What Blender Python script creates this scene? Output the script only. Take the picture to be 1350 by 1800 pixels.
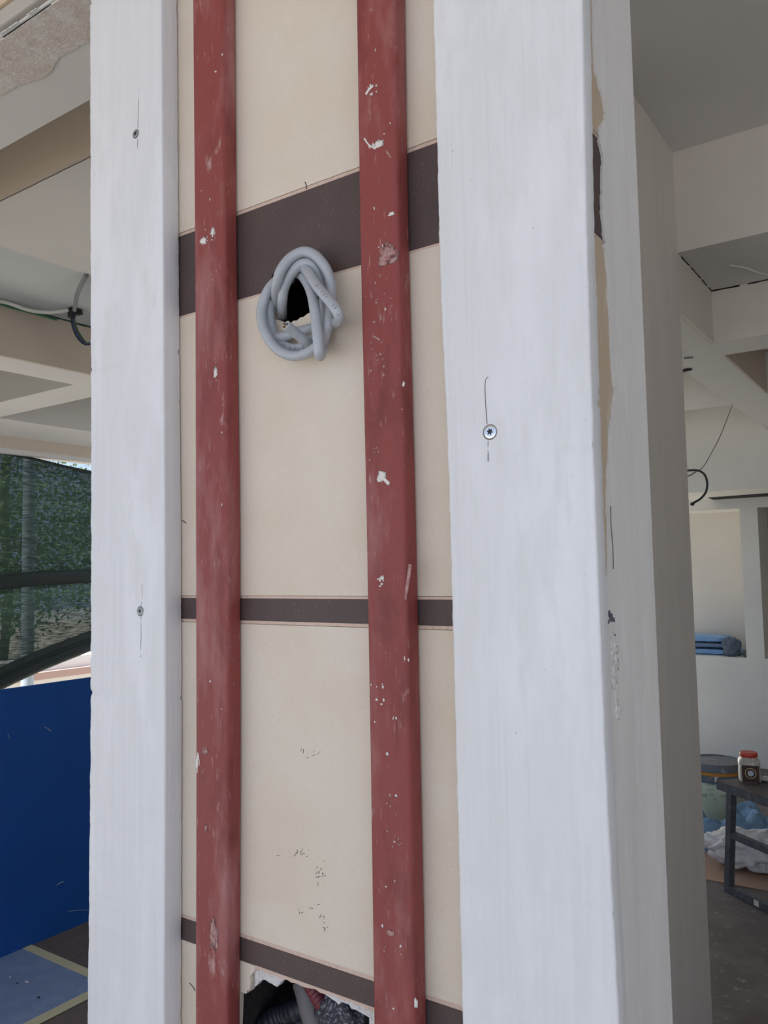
import bpy, bmesh, math, random
from mathutils import Vector, Matrix, noise
random.seed(7)
for o in list(bpy.data.objects): bpy.data.objects.remove(o)
SC = bpy.context.scene
COL = SC.collection

# ------------------------------------------------------------------ camera
F = 1428.0                                   # focal length in pixels of the 1350 x 1800 frame
YAW, PIT, ROL = [math.radians(a) for a in (-34.71, 4.004, -1.103)]
EYE = Vector((0, -0.60, 1.5))
fw = Vector((math.sin(YAW)*math.cos(PIT), math.cos(YAW)*math.cos(PIT), math.sin(PIT)))
rt = Vector((math.cos(YAW), -math.sin(YAW), 0)); up = rt.cross(fw)
rt, up = math.cos(ROL)*rt + math.sin(ROL)*up, -math.sin(ROL)*rt + math.cos(ROL)*up
cd = bpy.data.cameras.new('camera'); cam = bpy.data.objects.new('camera', cd); COL.objects.link(cam)
cd.sensor_fit = 'HORIZONTAL'; cd.sensor_width = 36; cd.lens = 36*F/1350; cd.clip_start = .02; cd.clip_end = 200
cam.matrix_world = Matrix(((rt.x, up.x, -fw.x, EYE.x), (rt.y, up.y, -fw.y, EYE.y), (rt.z, up.z, -fw.z, EYE.z), (0, 0, 0, 1)))
SC.camera = cam
# ------------------------------------------------------------------ light
w = bpy.data.worlds.new('sky'); SC.world = w; w.use_nodes = True
nt = w.node_tree; nt.nodes.clear()
wo = nt.nodes.new('ShaderNodeOutputWorld'); bg = nt.nodes.new('ShaderNodeBackground')
bg.inputs[0].default_value = (0.53, 0.70, 1.0, 1); bg.inputs[1].default_value = 1.06
nt.links.new(bg.outputs[0], wo.inputs[0])
sl_ = bpy.data.lights.new('sun', 'SUN'); sl_.energy = 10; sl_.angle = .02; sl_.color = (1, .97, .91)
sun = bpy.data.objects.new('sun', sl_); COL.objects.link(sun)
sun.rotation_euler = Vector((.30, .80, -1.30)).to_track_quat('-Z', 'Y').to_euler()
SC.view_settings.view_transform = 'Standard'; SC.view_settings.look = 'None'
SC.view_settings.gamma = 1; SC.view_settings.use_curve_mapping = False
SC.view_settings.exposure = 0.12

def at(x, y, ax, c):
    """where the sight line through photo point (x, y) meets the plane X|Y|Z = c"""
    d = rt*(x-675) + up*(900-y) + fw*F
    i = 'XYZ'.index(ax); t = (c-EYE[i])/d[i]
    return EYE + d*t

# ------------------------------------------------------------------ materials
MATS = {}
def mat(name, col, rough=.6, var=(), bump=(), metal=0, spec=.5, alpha=None, trans=None):
    """var: (scale xyz, detail, colour, lo, hi); bump: (scale xyz, detail, distance)"""
    if name in MATS: return MATS[name]
    m = bpy.data.materials.new(name); m.use_nodes = True; n = m.node_tree.nodes; l = m.node_tree.links
    b = n['Principled BSDF']; b.inputs['Roughness'].default_value = rough; b.inputs['Metallic'].default_value = metal
    b.inputs['Specular IOR Level'].default_value = spec
    geo = n.new('ShaderNodeNewGeometry')
    def noisetex(sc, det, dist=0):
        mp = n.new('ShaderNodeMapping'); mp.inputs['Scale'].default_value = sc
        l.new(geo.outputs['Position'], mp.inputs['Vector'])
        t = n.new('ShaderNodeTexNoise'); t.inputs['Scale'].default_value = 1; t.inputs['Detail'].default_value = det
        t.inputs['Roughness'].default_value = .6; t.inputs['Distortion'].default_value = dist
        l.new(mp.outputs[0], t.inputs['Vector']); return t.outputs['Fac']
    cur = None
    for sc, det, c2, lo, hi in var:
        f = noisetex(sc, det)
        r = n.new('ShaderNodeMapRange'); r.inputs['From Min'].default_value = lo; r.inputs['From Max'].default_value = hi
        l.new(f, r.inputs['Value'])
        mx = n.new('ShaderNodeMix'); mx.data_type = 'RGBA'
        l.new(r.outputs[0], mx.inputs[0])
        if cur is None: mx.inputs[6].default_value = (*col, 1)
        else: l.new(cur, mx.inputs[6])
        mx.inputs[7].default_value = (*c2, 1); cur = mx.outputs[2]
    if cur is None: b.inputs['Base Color'].default_value = (*col, 1)
    else: l.new(cur, b.inputs['Base Color'])
    nrm = None
    for sc, det, dist in bump:
        f = noisetex(sc, det); bp = n.new('ShaderNodeBump'); bp.inputs['Distance'].default_value = dist; bp.inputs['Strength'].default_value = 1
        l.new(f, bp.inputs['Height'])
        if nrm: l.new(nrm, bp.inputs['Normal'])
        nrm = bp.outputs[0]
    if nrm: l.new(nrm, b.inputs['Normal'])
    if trans: b.inputs['Transmission Weight'].default_value = trans
    if alpha: b.inputs['Alpha'].default_value = alpha
    MATS[name] = m; return m

white_wood = mat('white_painted_wood', (.735, .735, .74), .5,
    var=[((260, 260, 5), 6, (.685, .683, .685), .46, .74), ((13, 13, 4), 4, (.785, .785, .795), .47, .62), ((420, 420, 200), 2, (.46, .44, .42), .74, .80), ((60, 60, 14), 5, (.71, .708, .70), .5, .7)],
    bump=[((300, 300, 7), 6, .00045), ((700, 700, 240), 3, .00015), ((25, 25, 8), 2, .0006)])
wood_end = mat('raw_wood_fleck', (.55, .47, .34), .7)
beige = mat('beige_fibre_panel', (.70, .615, .51), .62,
    var=[((7, 7, 7), 3, (.66, .56, .435), .42, .72), ((300, 300, 300), 3, (.60, .515, .415), .56, .85), ((700, 700, 260), 4, (.82, .755, .67), .60, .78), ((140, 140, 420), 4, (.80, .73, .64), .66, .74)],
    bump=[((330, 330, 260), 4, .0002)])
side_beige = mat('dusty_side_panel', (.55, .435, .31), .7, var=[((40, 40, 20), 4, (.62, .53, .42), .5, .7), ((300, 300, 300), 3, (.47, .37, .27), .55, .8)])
pink = mat('pale_pink_trim', (.62, .46, .37), .6, var=[((200, 200, 200), 2, (.54, .40, .31), .45, .7)])
brown = mat('dark_brown_panel', (.082, .052, .047), .6,
    var=[((400, 400, 300), 4, (.15, .105, .095), .56, .76), ((20, 20, 20), 2, (.070, .046, .043), .4, .7)],
    bump=[((380, 380, 300), 4, .0004)])
joint = mat('dark_joint', (.10, .07, .05), .9)
red = mat('red_oxide_primer', (.255, .056, .050), .55,
    var=[((26, 26, 7), 5, (.36, .150, .142), .50, .72), ((34, 34, 12), 5, (.185, .040, .036), .54, .72), ((300, 300, 50), 4, (.42, .22, .20), .62, .76), ((60, 60, 22), 6, (.47, .30, .28), .64, .74), ((500, 500, 420), 2, (.62, .5, .47), .755, .79)],
    bump=[((120, 120, 40), 4, .0003), ((30, 30, 8), 3, .0006)], spec=.35)
splat = mat('dried_white_plaster', (.74, .70, .65), .8, bump=[((500, 500, 500), 3, .0006)])
pinkish_smear = mat('pinkish_smear', (.42, .25, .23), .5, var=[((200, 200, 200), 3, (.32, .13, .12), .45, .6)])
plaster = mat('side_plaster', (.78, .76, .73), .6,
    var=[((25, 25, 4), 3, (.72, .70, .67), .4, .7), ((60, 60, 10), 3, (.83, .81, .79), .55, .75)], bump=[((60, 60, 8), 4, .001), ((400, 400, 400), 3, .0002)])
rough_plaster = mat('rough_plaster', (.64, .57, .51), .85,
    var=[((110, 240, 110), 5, (.80, .76, .71), .50, .66), ((18, 18, 18), 4, (.74, .71, .69), .5, .64), ((40, 40, 40), 4, (.54, .47, .41), .52, .74)], bump=[((160, 320, 160), 5, .002)])
crumb = mat('crumbled_edge', (.72, .70, .67), .9, var=[((90, 90, 90), 3, (.35, .32, .29), .55, .65)], bump=[((120, 120, 120), 4, .004)])
wallpaint = mat('interior_wall_paint', (.74, .68, .60), .7, var=[((1.6, 1.6, 1.6), 3, (.69, .635, .56), .4, .7)], bump=[((12, 12, 12), 3, .002)])
wallgrey = mat('primed_wall', (.80, .785, .72), .7, var=[((3, 3, 3), 3, (.76, .745, .685), .4, .7)], bump=[((12, 12, 12), 3, .002)])
pierpaint = mat('pier_plaster', (.72, .67, .61), .7, var=[((14, 14, 2), 3, (.67, .625, .57), .4, .7)], bump=[((40, 40, 8), 3, .001)])
ceilpaint = mat('ceiling_paint', (.72, .705, .67), .75, var=[((2, 2, 2), 3, (.68, .665, .635), .4, .7)], bump=[((15, 15, 15), 3, .001)])
coffer_face = mat('coffer_face_plaster', (.66, .57, .47), .8, var=[((2.5, 2.5, 2.5), 3, (.60, .51, .42), .4, .7)], bump=[((15, 15, 15), 3, .002)])
panelgrey = mat('coffer_panel_grey', (.72, .70, .66), .8, var=[((2, 2, 2), 2, (.68, .665, .63), .4, .7)])
panelblue = mat('coffer_panel_blue_grey', (.60, .64, .63), .8, var=[((2, 2, 2), 2, (.56, .60, .595), .4, .7)])
coffer_dull = mat('darkened_coffer_panel', (.34, .325, .285), .8, var=[((2, 2, 2), 2, (.31, .295, .26), .4, .7)])  # shade put into the base colour, as daylight hits these coffers too strongly
moulding_m = mat('moulding_grey', (.46, .425, .385), .7)
facadebeige = mat('facade_beige', (.60, .48, .34), .8, var=[((8, 8, 8), 3, (.54, .43, .30), .4, .7)])
floordark = mat('dark_dusty_floor', (.125, .105, .095), .65,
    var=[((5, 5, 5), 5, (.19, .165, .15), .45, .75), ((24, 24, 24), 6, (.40, .37, .35), .59, .76), ((3, 3, 3), 4, (.10, .075, .065), .52, .7)], bump=[((40, 40, 40), 4, .002)])
plankmat = mat('wood_look_plank', (.15, .12, .105), .55,
    var=[((30, 4, 4), 4, (.115, .092, .08), .4, .7), ((45, 30, 30), 4, (.28, .25, .225), .64, .8)], bump=[((60, 8, 8), 4, .001)])
grout = mat('pale_grout', (.38, .33, .28), .9)
black = mat('crack_and_shadow_black', (.006, .006, .006), .9)  # black for cracks and slots, and for the shadow line under the trim
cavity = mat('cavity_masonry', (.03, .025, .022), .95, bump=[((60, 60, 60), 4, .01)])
speckle = mat('speckled_mortar', (.05, .05, .062), .9, var=[((330, 330, 330), 3, (.27, .265, .285), .52, .64)], bump=[((120, 120, 120), 4, .006)])
foam = mat('broken_board_core', (.68, .66, .63), .9, var=[((420, 420, 420), 3, (.42, .40, .40), .55, .68)], bump=[((200, 200, 200), 4, .003)])
cable_mat = mat('grey_pvc', (.40, .42, .45), .34, var=[((60, 60, 60), 3, (.47, .485, .51), .5, .75)], bump=[((50, 50, 50), 2, .0003)])
cable_in = mat('cable_core_filler', (.52, .47, .40), .8)
copper = mat('copper', (.62, .30, .14), .35, metal=1)
ink = mat('grey_ink', (.13, .15, .19), .7)
zinc = mat('zinc_screw', (.70, .72, .74), .28, metal=.9)
dullzinc = mat('dull_screw', (.30, .33, .33), .45, metal=.7)
screwhole = mat('screw_recess', (.012, .016, .025), .6)
crackm = mat('hairline_crack', (.16, .15, .145), .9)
navy = mat('navy_board', (.008, .080, .33), .45, var=[((3, 3, 3), 3, (.010, .09, .37), .4, .7), ((90, 90, 12), 4, (.12, .18, .36), .75, .85)], spec=.35)
scuff = mat('pale_scuff', (.25, .30, .40), .8)
sheet_mat = mat('blue_floor_sheet', (.20, .29, .47), .5, var=[((12, 12, 12), 4, (.25, .34, .52), .45, .7), ((60, 60, 60), 3, (.5, .55, .62), .72, .78)], bump=[((14, 30, 14), 3, .004)])
tape_mat = mat('masking_tape', (.55, .55, .36), .7, var=[((12, 12, 12), 3, (.62, .57, .38), .4, .7)])
steel_dark = mat('dark_grey_steel', (.085, .088, .097), .5, var=[((30, 30, 30), 4, (.15, .152, .16), .5, .72)])
steel_wood = mat('worn_bench_top', (.095, .080, .076), .6, var=[((20, 20, 20), 4, (.15, .13, .12), .5, .72)])
lidgrey = mat('bucket_lid_grey', (.15, .16, .18), .5, var=[((25, 25, 25), 4, (.30, .31, .33), .55, .72)])
orange = mat('orange_band', (.62, .25, .03), .5)
paleg = mat('bucket_pale_green', (.66, .70, .52), .5, var=[((25, 25, 25), 3, (.62, .66, .52), .45, .7)])
bluecloth = mat('crumpled_blue_sheet', (.24, .40, .58), .6, var=[((10, 10, 10), 4, (.15, .27, .41), .45, .7)], bump=[((25, 25, 25), 4, .01)])
bagm = mat('white_plastic_bag', (.80, .77, .74), .35, var=[((12, 12, 12), 3, (.62, .59, .56), .45, .7)], bump=[((30, 30, 30), 4, .01)])
cardm = mat('cardboard', (.46, .29, .20), .8, var=[((8, 8, 8), 3, (.40, .26, .18), .4, .7)])
bluepack = mat('blue_plastic_pack', (.22, .40, .66), .35, var=[((22, 22, 30), 3, (.45, .60, .80), .6, .72)], bump=[((40, 40, 40), 3, .006)])
greypack = mat('dark_grey_pack', (.085, .115, .15), .5, bump=[((40, 40, 40), 3, .006)])
jarw = mat('jar_cream', (.46, .42, .34), .22, var=[((40, 40, 25), 3, (.66, .62, .54), .5, .62)])
jarlab = mat('jar_brown_label', (.06, .025, .015), .4)
gold = mat('gold_print', (.52, .38, .16), .4)
redlid = mat('red_plastic_lid', (.55, .05, .035), .35)
palelab = mat('pale_emblem', (.55, .57, .60), .5)
tagm = mat('cream_tag', (.75, .70, .60), .6)
wire_grey = mat('wire_grey', (.20, .21, .22), .5)
wire_white = mat('wire_white', (.70, .68, .62), .5)
wire_black = mat('wire_black', (.012, .012, .016), .4)
wire_green = mat('wire_green', (.05, .20, .10), .5)
wire_blue = mat('wire_blue', (.05, .10, .30), .5)
wire_brown = mat('wire_brown', (.10, .05, .025), .5)
conduit_red = mat('red_conduit', (.17, .03, .038), .5)
conduit_grey = mat('dark_conduit', (.022, .024, .032), .5, var=[((90, 90, 90), 3, (.07, .07, .08), .6, .72)])
conduit_pale = mat('pale_conduit', (.16, .145, .14), .6)
groundm = mat('terrace_paving', (.44, .435, .43), .8, var=[((2, 2, 2), 4, (.37, .365, .36), .4, .7)])
gwall = mat('garden_wall_white', (.80, .78, .74), .7)
gpink = mat('garden_coping_pink', (.52, .34, .29), .8)
leafm = mat('leaf_green', (.085, .16, .035), .6, var=[((2, 2, 2), 3, (.14, .22, .06), .4, .7)])
barkm = mat('bark', (.13, .10, .08), .9)
polem = mat('pale_pole', (.36, .41, .48), .6)
netdark = mat('folded_net', (.008, .016, .013), .7, var=[((8, 40, 60), 3, (.016, .028, .022), .5, .7)])
def net_material():
    m = bpy.data.materials.new('green_shade_net'); m.use_nodes = True; n = m.node_tree.nodes; l = m.node_tree.links
    n.clear(); out = n.new('ShaderNodeOutputMaterial'); mix = n.new('ShaderNodeMixShader'); tr = n.new('ShaderNodeBsdfTransparent')
    d = n.new('ShaderNodeBsdfDiffuse'); d.inputs[0].default_value = (.038, .060, .050, 1)
    tl = n.new('ShaderNodeBsdfTranslucent'); tl.inputs[0].default_value = (.016, .030, .022, 1); ad = n.new('ShaderNodeMixShader'); ad.inputs[0].default_value = .4
    geo = n.new('ShaderNodeNewGeometry')
    mp = n.new('ShaderNodeMapping'); mp.inputs['Scale'].default_value = (1, 14, 130); l.new(geo.outputs['Position'], mp.inputs[0])
    t = n.new('ShaderNodeTexNoise'); t.inputs['Scale'].default_value = 1; t.inputs['Detail'].default_value = 5; l.new(mp.outputs[0], t.inputs[0])
    r = n.new('ShaderNodeMapRange'); r.inputs['From Min'].default_value = .3; r.inputs['From Max'].default_value = .7
    r.inputs['To Min'].default_value = .88; r.inputs['To Max'].default_value = 1.0; l.new(t.outputs['Fac'], r.inputs[0])
    l.new(d.outputs[0], ad.inputs[1]); l.new(tl.outputs[0], ad.inputs[2])
    l.new(r.outputs[0], mix.inputs[0]); l.new(tr.outputs[0], mix.inputs[1]); l.new(ad.outputs[0], mix.inputs[2]); l.new(mix.outputs[0], out.inputs[0])
    return m
netm = net_material()

# ------------------------------------------------------------------ helpers
def mesh(name, verts, faces, m, parent=None, smooth=False):
    me = bpy.data.meshes.new(name); me.from_pydata([tuple(v) for v in verts], [], faces); me.update()
    bm = bmesh.new(); bm.from_mesh(me); bmesh.ops.recalc_face_normals(bm, faces=bm.faces[:]); bm.to_mesh(me); bm.free()
    return link(name, me, m, parent, smooth)
def link(name, me, m, parent=None, smooth=False):
    if m: me.materials.append(m)
    if smooth:
        for p in me.polygons: p.use_smooth = True
    o = bpy.data.objects.new(name, me); COL.objects.link(o)
    if parent: attach(o, parent)
    return o
def world_of(o):
    return (world_of(o.parent) if o.parent else Vector()) + o.location
def attach(o, parent):
    o.parent = parent; o.matrix_parent_inverse = Matrix() if parent.parent else Matrix.Translation(-parent.location)
def root_loc(o):
    while o.parent: o = o.parent
    return o.location.copy()
def thing(name, label, cat, loc=(0, 0, 0), group=None, kind=None):
    o = bpy.data.objects.new(name, None); COL.objects.link(o); o.location = loc; o.empty_display_size = .05
    return tag(o, label, cat, group, kind)
def tag(o, label=None, cat=None, group=None, kind=None):
    if label: o['label'] = label
    if cat: o['category'] = cat
    if group: o['group'] = group
    if kind: o['kind'] = kind
    return o
def box(name, x0, x1, y0, y1, z0, z1, m, parent=None, bev=0):
    bm = bmesh.new(); bmesh.ops.create_cube(bm, size=1)
    for v in bm.verts: v.co = Vector(((x0+x1)/2+v.co.x*(x1-x0), (y0+y1)/2+v.co.y*(y1-y0), (z0+z1)/2+v.co.z*(z1-z0)))
    if bev: bmesh.ops.bevel(bm, geom=bm.edges[:], offset=bev, segments=2, affect='EDGES', profile=.5)
    me = bpy.data.meshes.new(name); bm.to_mesh(me); bm.free()
    return link(name, me, m, parent)
def prism(name, pts, m, parent=None):
    """pts: list of (front point, back point) round an outline"""
    n = len(pts); v = [p[0] for p in pts]+[p[1] for p in pts]
    f = [list(range(n)), list(range(2*n-1, n-1, -1))]+[[i, (i+1) % n, n+(i+1) % n, n+i] for i in range(n)]
    me = bpy.data.meshes.new(name); me.from_pydata([tuple(q) for q in v], [], f); me.update()
    bm = bmesh.new(); bm.from_mesh(me); bmesh.ops.recalc_face_normals(bm, faces=bm.faces[:])
    bmesh.ops.triangulate(bm, faces=[q for q in bm.faces if len(q.verts) > 4]); bm.to_mesh(me); bm.free()
    return link(name, me, m, parent)
def prism_xz(name, pts, y0, y1, m, parent=None):
    return prism(name, [((x, y0, z), (x, y1, z)) for x, z in pts], m, parent)
def prism_yz(name, pts, x0, x1, m, parent=None):
    return prism(name, [((x0, y, z), (x1, y, z)) for y, z in pts], m, parent)
def prism_xy(name, pts, z0, z1, m, parent=None):
    return prism(name, [((x, y, z0), (x, y, z1)) for x, y in pts], m, parent)
def spline(pts, n=10):
    pts = [Vector(p) for p in pts]; out = []
    P = [2*pts[0]-pts[1]]+pts+[2*pts[-1]-pts[-2]]
    for i in range(1, len(P)-2):
        a, b, c, d = P[i-1:i+3]
        for k in range(n):
            t = k/n; out.append(.5*((2*b)+(c-a)*t+(2*a-5*b+4*c-d)*t*t+(3*b-a-3*c+d)*t**3))
    out.append(pts[-1]); return out
def tube_data(path, r, seg=12, ribs=None):
    V, Fc = [], []; n = len(path); ref = None
    for i, p in enumerate(path):
        t = (path[min(i+1, n-1)]-path[max(i-1, 0)]).normalized()
        if ref is None: ref = t.orthogonal().normalized()
        ref = (ref-t*ref.dot(t)).normalized(); bt = t.cross(ref)
        rr = r if ribs is None else r*(1+ribs*(1 if (i//2) % 2 else -1))
        for k in range(seg):
            a = 2*math.pi*k/seg; V.append(p+ref*(math.cos(a)*rr)+bt*(math.sin(a)*rr))
    for i in range(n-1):
        for k in range(seg):
            a, b = i*seg+k, i*seg+(k+1) % seg; Fc.append([a, b, b+seg, a+seg])
    Fc.append(list(range(seg-1, -1, -1))); Fc.append([(n-1)*seg+k for k in range(seg)])
    return V, Fc
def tube(name, pts, r, m, parent=None, seg=12, n=10, ribs=None, raw=False):
    V, Fc = tube_data([Vector(p) for p in pts] if raw else spline(pts, n), r, seg, ribs)
    return mesh(name, V, Fc, m, parent, True)
def disc(name, c, nrm, r, h, m, parent=None, seg=28, dome=0, star=False):
    """a short cylinder standing on c along nrm"""
    nrm = Vector(nrm).normalized(); a = nrm.orthogonal().normalized(); b = nrm.cross(a); c = Vector(c); V = []
    for lev, k in ((0, 1), (h, 1), (h+dome, .72)):
        for i in range(seg):
            th = 2*math.pi*i/seg; q = r*k*((.78+.22*math.cos(6*th)) if star else 1)
            V.append(c+nrm*lev+a*math.cos(th)*q+b*math.sin(th)*q)
    Fc = [[j*seg+i, j*seg+(i+1) % seg, (j+1)*seg+(i+1) % seg, (j+1)*seg+i] for j in (0, 1) for i in range(seg)]
    Fc += [list(range(seg)), [2*seg+i for i in range(seg)]]
    return mesh(name, V, Fc, m, parent)
def lathe(name, c, prof, m, parent=None, seg=40, smooth=True, squash=None, rot=0):
    V, Fc = [], []
    for r, z in prof:
        for k in range(seg):
            th = 2*math.pi*k/seg
            q = 1 if squash is None else 1/(abs(math.cos(th))**squash+abs(math.sin(th))**squash)**(1/squash)
            V.append((c[0]+r*q*math.cos(th+rot), c[1]+r*q*math.sin(th+rot), c[2]+z))
    for j in range(len(prof)-1):
        for k in range(seg): Fc.append([j*seg+k, j*seg+(k+1) % seg, (j+1)*seg+(k+1) % seg, (j+1)*seg+k])
    Fc.append(list(range(seg))); Fc.append([(len(prof)-1)*seg+k for k in range(seg)])
    o = mesh(name, V, Fc, m, parent, smooth); o.data.set_sharp_from_angle(angle=.7); return o
def bar(name, a, b, wdt, hgt, m, parent=None, side=None):
    """square bar from a to b"""
    a, b = Vector(a), Vector(b); t = (b-a).normalized()
    s = Vector(side).normalized() if side else (t.cross(Vector((0, 0, 1))).normalized() if abs(t.z) < .95 else Vector((1, 0, 0)))
    s = (s-t*s.dot(t)).normalized(); u = t.cross(s)
    V = [p+s*(i*wdt/2)+u*(j*hgt/2) for p in (a, b) for i, j in ((-1, -1), (1, -1), (1, 1), (-1, 1))]
    return mesh(name, V, [[0, 1, 2, 3], [4, 5, 6, 7], [0, 1, 5, 4], [1, 2, 6, 5], [2, 3, 7, 6], [3, 0, 4, 7]], m, parent)
def loft_profile(name, z0, z1, nz, xa, xb, ya, yb, rad, m, parent, jit=0, seed=0, cs=4):
    """upright rounded bar; xa(z), xb(z) give its two sides"""
    rnd = random.Random(seed); V, Fc = [], []; ring = 4*(cs+1)
    for i in range(nz+1):
        z = z0+(z1-z0)*i/nz; x0, x1 = xa(z), xb(z)
        for q, (cx, cy, a0) in enumerate(((x1-rad, ya+rad, -90), (x1-rad, yb-rad, 0), (x0+rad, yb-rad, 90), (x0+rad, ya+rad, 180))):
            j = jit*(noise.noise(Vector((z*60, q*9.1, seed)))*.7+noise.noise(Vector((z*330, q*5.1, seed+3)))*.5)
            if jit and rnd.random() < .012: j += jit*rnd.uniform(1, 3)
            for k in range(cs+1):
                a = math.radians(a0+90*k/cs); V.append((cx+math.cos(a)*(rad-j), cy+math.sin(a)*(rad-j), z))
    for i in range(nz):
        for k in range(ring): Fc.append([i*ring+k, i*ring+(k+1) % ring, (i+1)*ring+(k+1) % ring, (i+1)*ring+k])
    Fc.append(list(range(ring))); Fc.append([nz*ring+k for k in range(ring)])
    o = mesh(name, V, Fc, m, parent, True); o.data.set_sharp_from_angle(angle=1.2); return o
def line(p, q):
    """x as a linear function of z through two points"""
    return lambda z: p.x+(q.x-p.x)*(z-p.z)/(q.z-p.z)
def polyx(ps):
    ps = sorted(ps, key=lambda p: p.z)
    def f(z):
        if z <= ps[0].z: a, b = ps[0], ps[1]
        elif z >= ps[-1].z: a, b = ps[-2], ps[-1]
        else:
            for a, b in zip(ps, ps[1:]):
                if a.z <= z <= b.z: break
        return a.x+(b.x-a.x)*(z-a.z)/(b.z-a.z)
    return f
def ragged(a, b, n, amp, rnd):
    return [(a[0]+(b[0]-a[0])*i/n+rnd.uniform(-amp, amp)*(0 < i < n), a[1]+(b[1]-a[1])*i/n+rnd.uniform(-amp, amp)*(0 < i < n)) for i in range(n+1)]
def blob(name, c, size, m, parent=None, amp=.25, freq=3, seed=0, sub=4, flat=0):
    bm = bmesh.new(); bmesh.ops.create_icosphere(bm, subdivisions=sub, radius=1)
    for v in bm.verts:
        d = v.co.normalized(); k = 1+amp*noise.noise(d*freq+Vector((seed*7.3, 0, 0)))+amp*.5*noise.noise(d*freq*2.7+Vector((seed*3.1, 4, 0)))
        v.co = Vector((c[0]+d.x*k*size[0], c[1]+d.y*k*size[1], c[2]+max(d.z*k, -1+flat)*size[2]))
    me = bpy.data.meshes.new(name); bm.to_mesh(me); bm.free(); return link(name, me, m, parent, True)

# ================================================================== setting
SOF, PAN, HIGH, FZ = 2.50, 2.745, 3.16, -.25
fl = box('floor', -5.6, 3.2, -3.2, 7.5, FZ-.12, FZ-.006, floordark); tag(fl, 'dark dusty floor with wood-look planks', kind='structure')
# left part: wood-look planks with pale joints; right part: the dusty slab
box('grout_bed', -5.6, -2.3, .5, 3.1, FZ-.006, FZ-.0012, grout, fl)
box('screed', -2.3, 3.2, -3.2, 7.5, FZ-.006, FZ, floordark, fl)
box('screed', -2.6, -2.3, 3.1, 7.5, FZ-.006, FZ, floordark, fl)
box('added_court_floor', -5.6, -2.6, 3.1, 7.5, FZ-.006, FZ, mat('bounce_screed', (.55, .52, .47), .8, var=[((3, 3, 3), 4, (.48, .45, .41), .4, .7)]), fl)  # pale floor of an added court, throws sunlight back into the room
box('screed', -5.6, -2.3, -3.2, .5, FZ-.006, FZ, floordark, fl)
px = -5.6+.2425; k = 0
while px < -2.35:
    x1 = min(px+.3032, -2.3); y = .5-1.4+(.055, -.55, .3, -.2)[k % 4]
    while y < 3.1:
        a, b = max(y, .5), min(y+1.4, 3.1)
        if b-a > .02: box('plank', px+.0014, x1-.0014, a+.0014, b-.0014, FZ-.004, FZ, plankmat, fl)
        y += 1.4
    px += .3032; k += 1
g = box('ground', -40, 40, -40, 40, FZ-.35, FZ-.13, groundm); tag(g, 'outdoor ground around the building', kind='structure')

o = box('bounce_ground', -30, -5.75, -20, 25, FZ-.13, FZ-.115, mat('warm_bounce_ground', (.50, .45, .37), .9, var=[((3, 3, 3), 4, (.43, .39, .32), .4, .7)])); tag(o, 'unseen pale ground added on the left to bounce warm light', kind='structure')  # added ground that bounces warm light into the building
added_roof = tag(bpy.data.objects.new('added_roof', None), 'unseen slab added against sun leaks, open over an added light court', kind='structure'); COL.objects.link(added_roof); added_roof.location = (0, 3, 3.3)
roofm = mat('added_roof_slab', (.45, .42, .38), .8)
box('added_roof_slab', -5.75, 3.4, .15, 3.6, 3.30, 3.42, roofm, added_roof); box('added_roof_slab', -2.7, 3.4, 3.6, 7.5, 3.30, 3.42, roofm, added_roof)  # unseen slabs added so that no sun leaks between the ceilings
ceil = tag(bpy.data.objects.new('ceiling', None), 'coffered plaster ceiling with deep beams', kind='structure'); COL.objects.link(ceil); ceil.location = (0, 0, SOF)
C = lambda n, *a: box(n, *a[:6], a[6], ceil)
# near beam on the left with its underside partly rough
C('beam', -4.9, -.80, .19, .412, SOF, 2.80, ceilpaint)
# tall slot, then the panel
C('ceiling_panel', -4.9, -.80, .412, .84, HIGH, HIGH+.1, ceilpaint)
C('coffer_face', -3.49, -1.3, .84, .88, PAN, HIGH+.05, mat('slot_face_plaster', (.80, .70, .58), .8, var=[((3, 3, 3), 3, (.75, .65, .54), .4, .7)]))
C('ceiling_panel', -2.88, -1.3, .88, 1.95, PAN, PAN+.08, panelgrey)
C('ceiling_panel', -3.49, -2.88, .88, 1.95, PAN, PAN+.08, panelblue)
C('ceiling_panel', -2.88, -1.3, .84, .88, PAN-.001, PAN, panelgrey)
C('ceiling_panel', -3.49, -2.88, .84, .88, PAN-.001, PAN, panelblue)
C('coffer_face', -3.50, -3.485, .412, 3.6, SOF+.001, PAN+.05, coffer_face)
C('beam', -3.74, -3.50, .412, 3.6, SOF, PAN+.1, ceilpaint)
C('beam', -4.9, -3.74, 1.95, 2.19, SOF, PAN+.1, ceilpaint)
C('coffer_face', -4.9, -3.74, 1.944, 1.95, SOF+.001, PAN, coffer_dull)  # thin slab added to darken the brightly lit beam side
C('beam', -3.485, -1.3, 1.95, 2.19, SOF, PAN+.1, ceilpaint)
C('ceiling_panel', -4.9, -3.74, .5, 1.95, PAN, PAN+.08, coffer_dull)
C('ceiling_panel', -4.9, -3.74, 2.19, 3.6, PAN, PAN+.08, coffer_dull)
C('beam', -5.49, -4.9, .19, 3.6, SOF, PAN+.1, ceilpaint)
C('fascia', -5.62, -5.49, .19, 3.6, 2.412, 3.295, coffer_face)
C('fascia_trim', -5.62, -5.487, .19, 3.6, 2.378, 2.412, ceilpaint)
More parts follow.
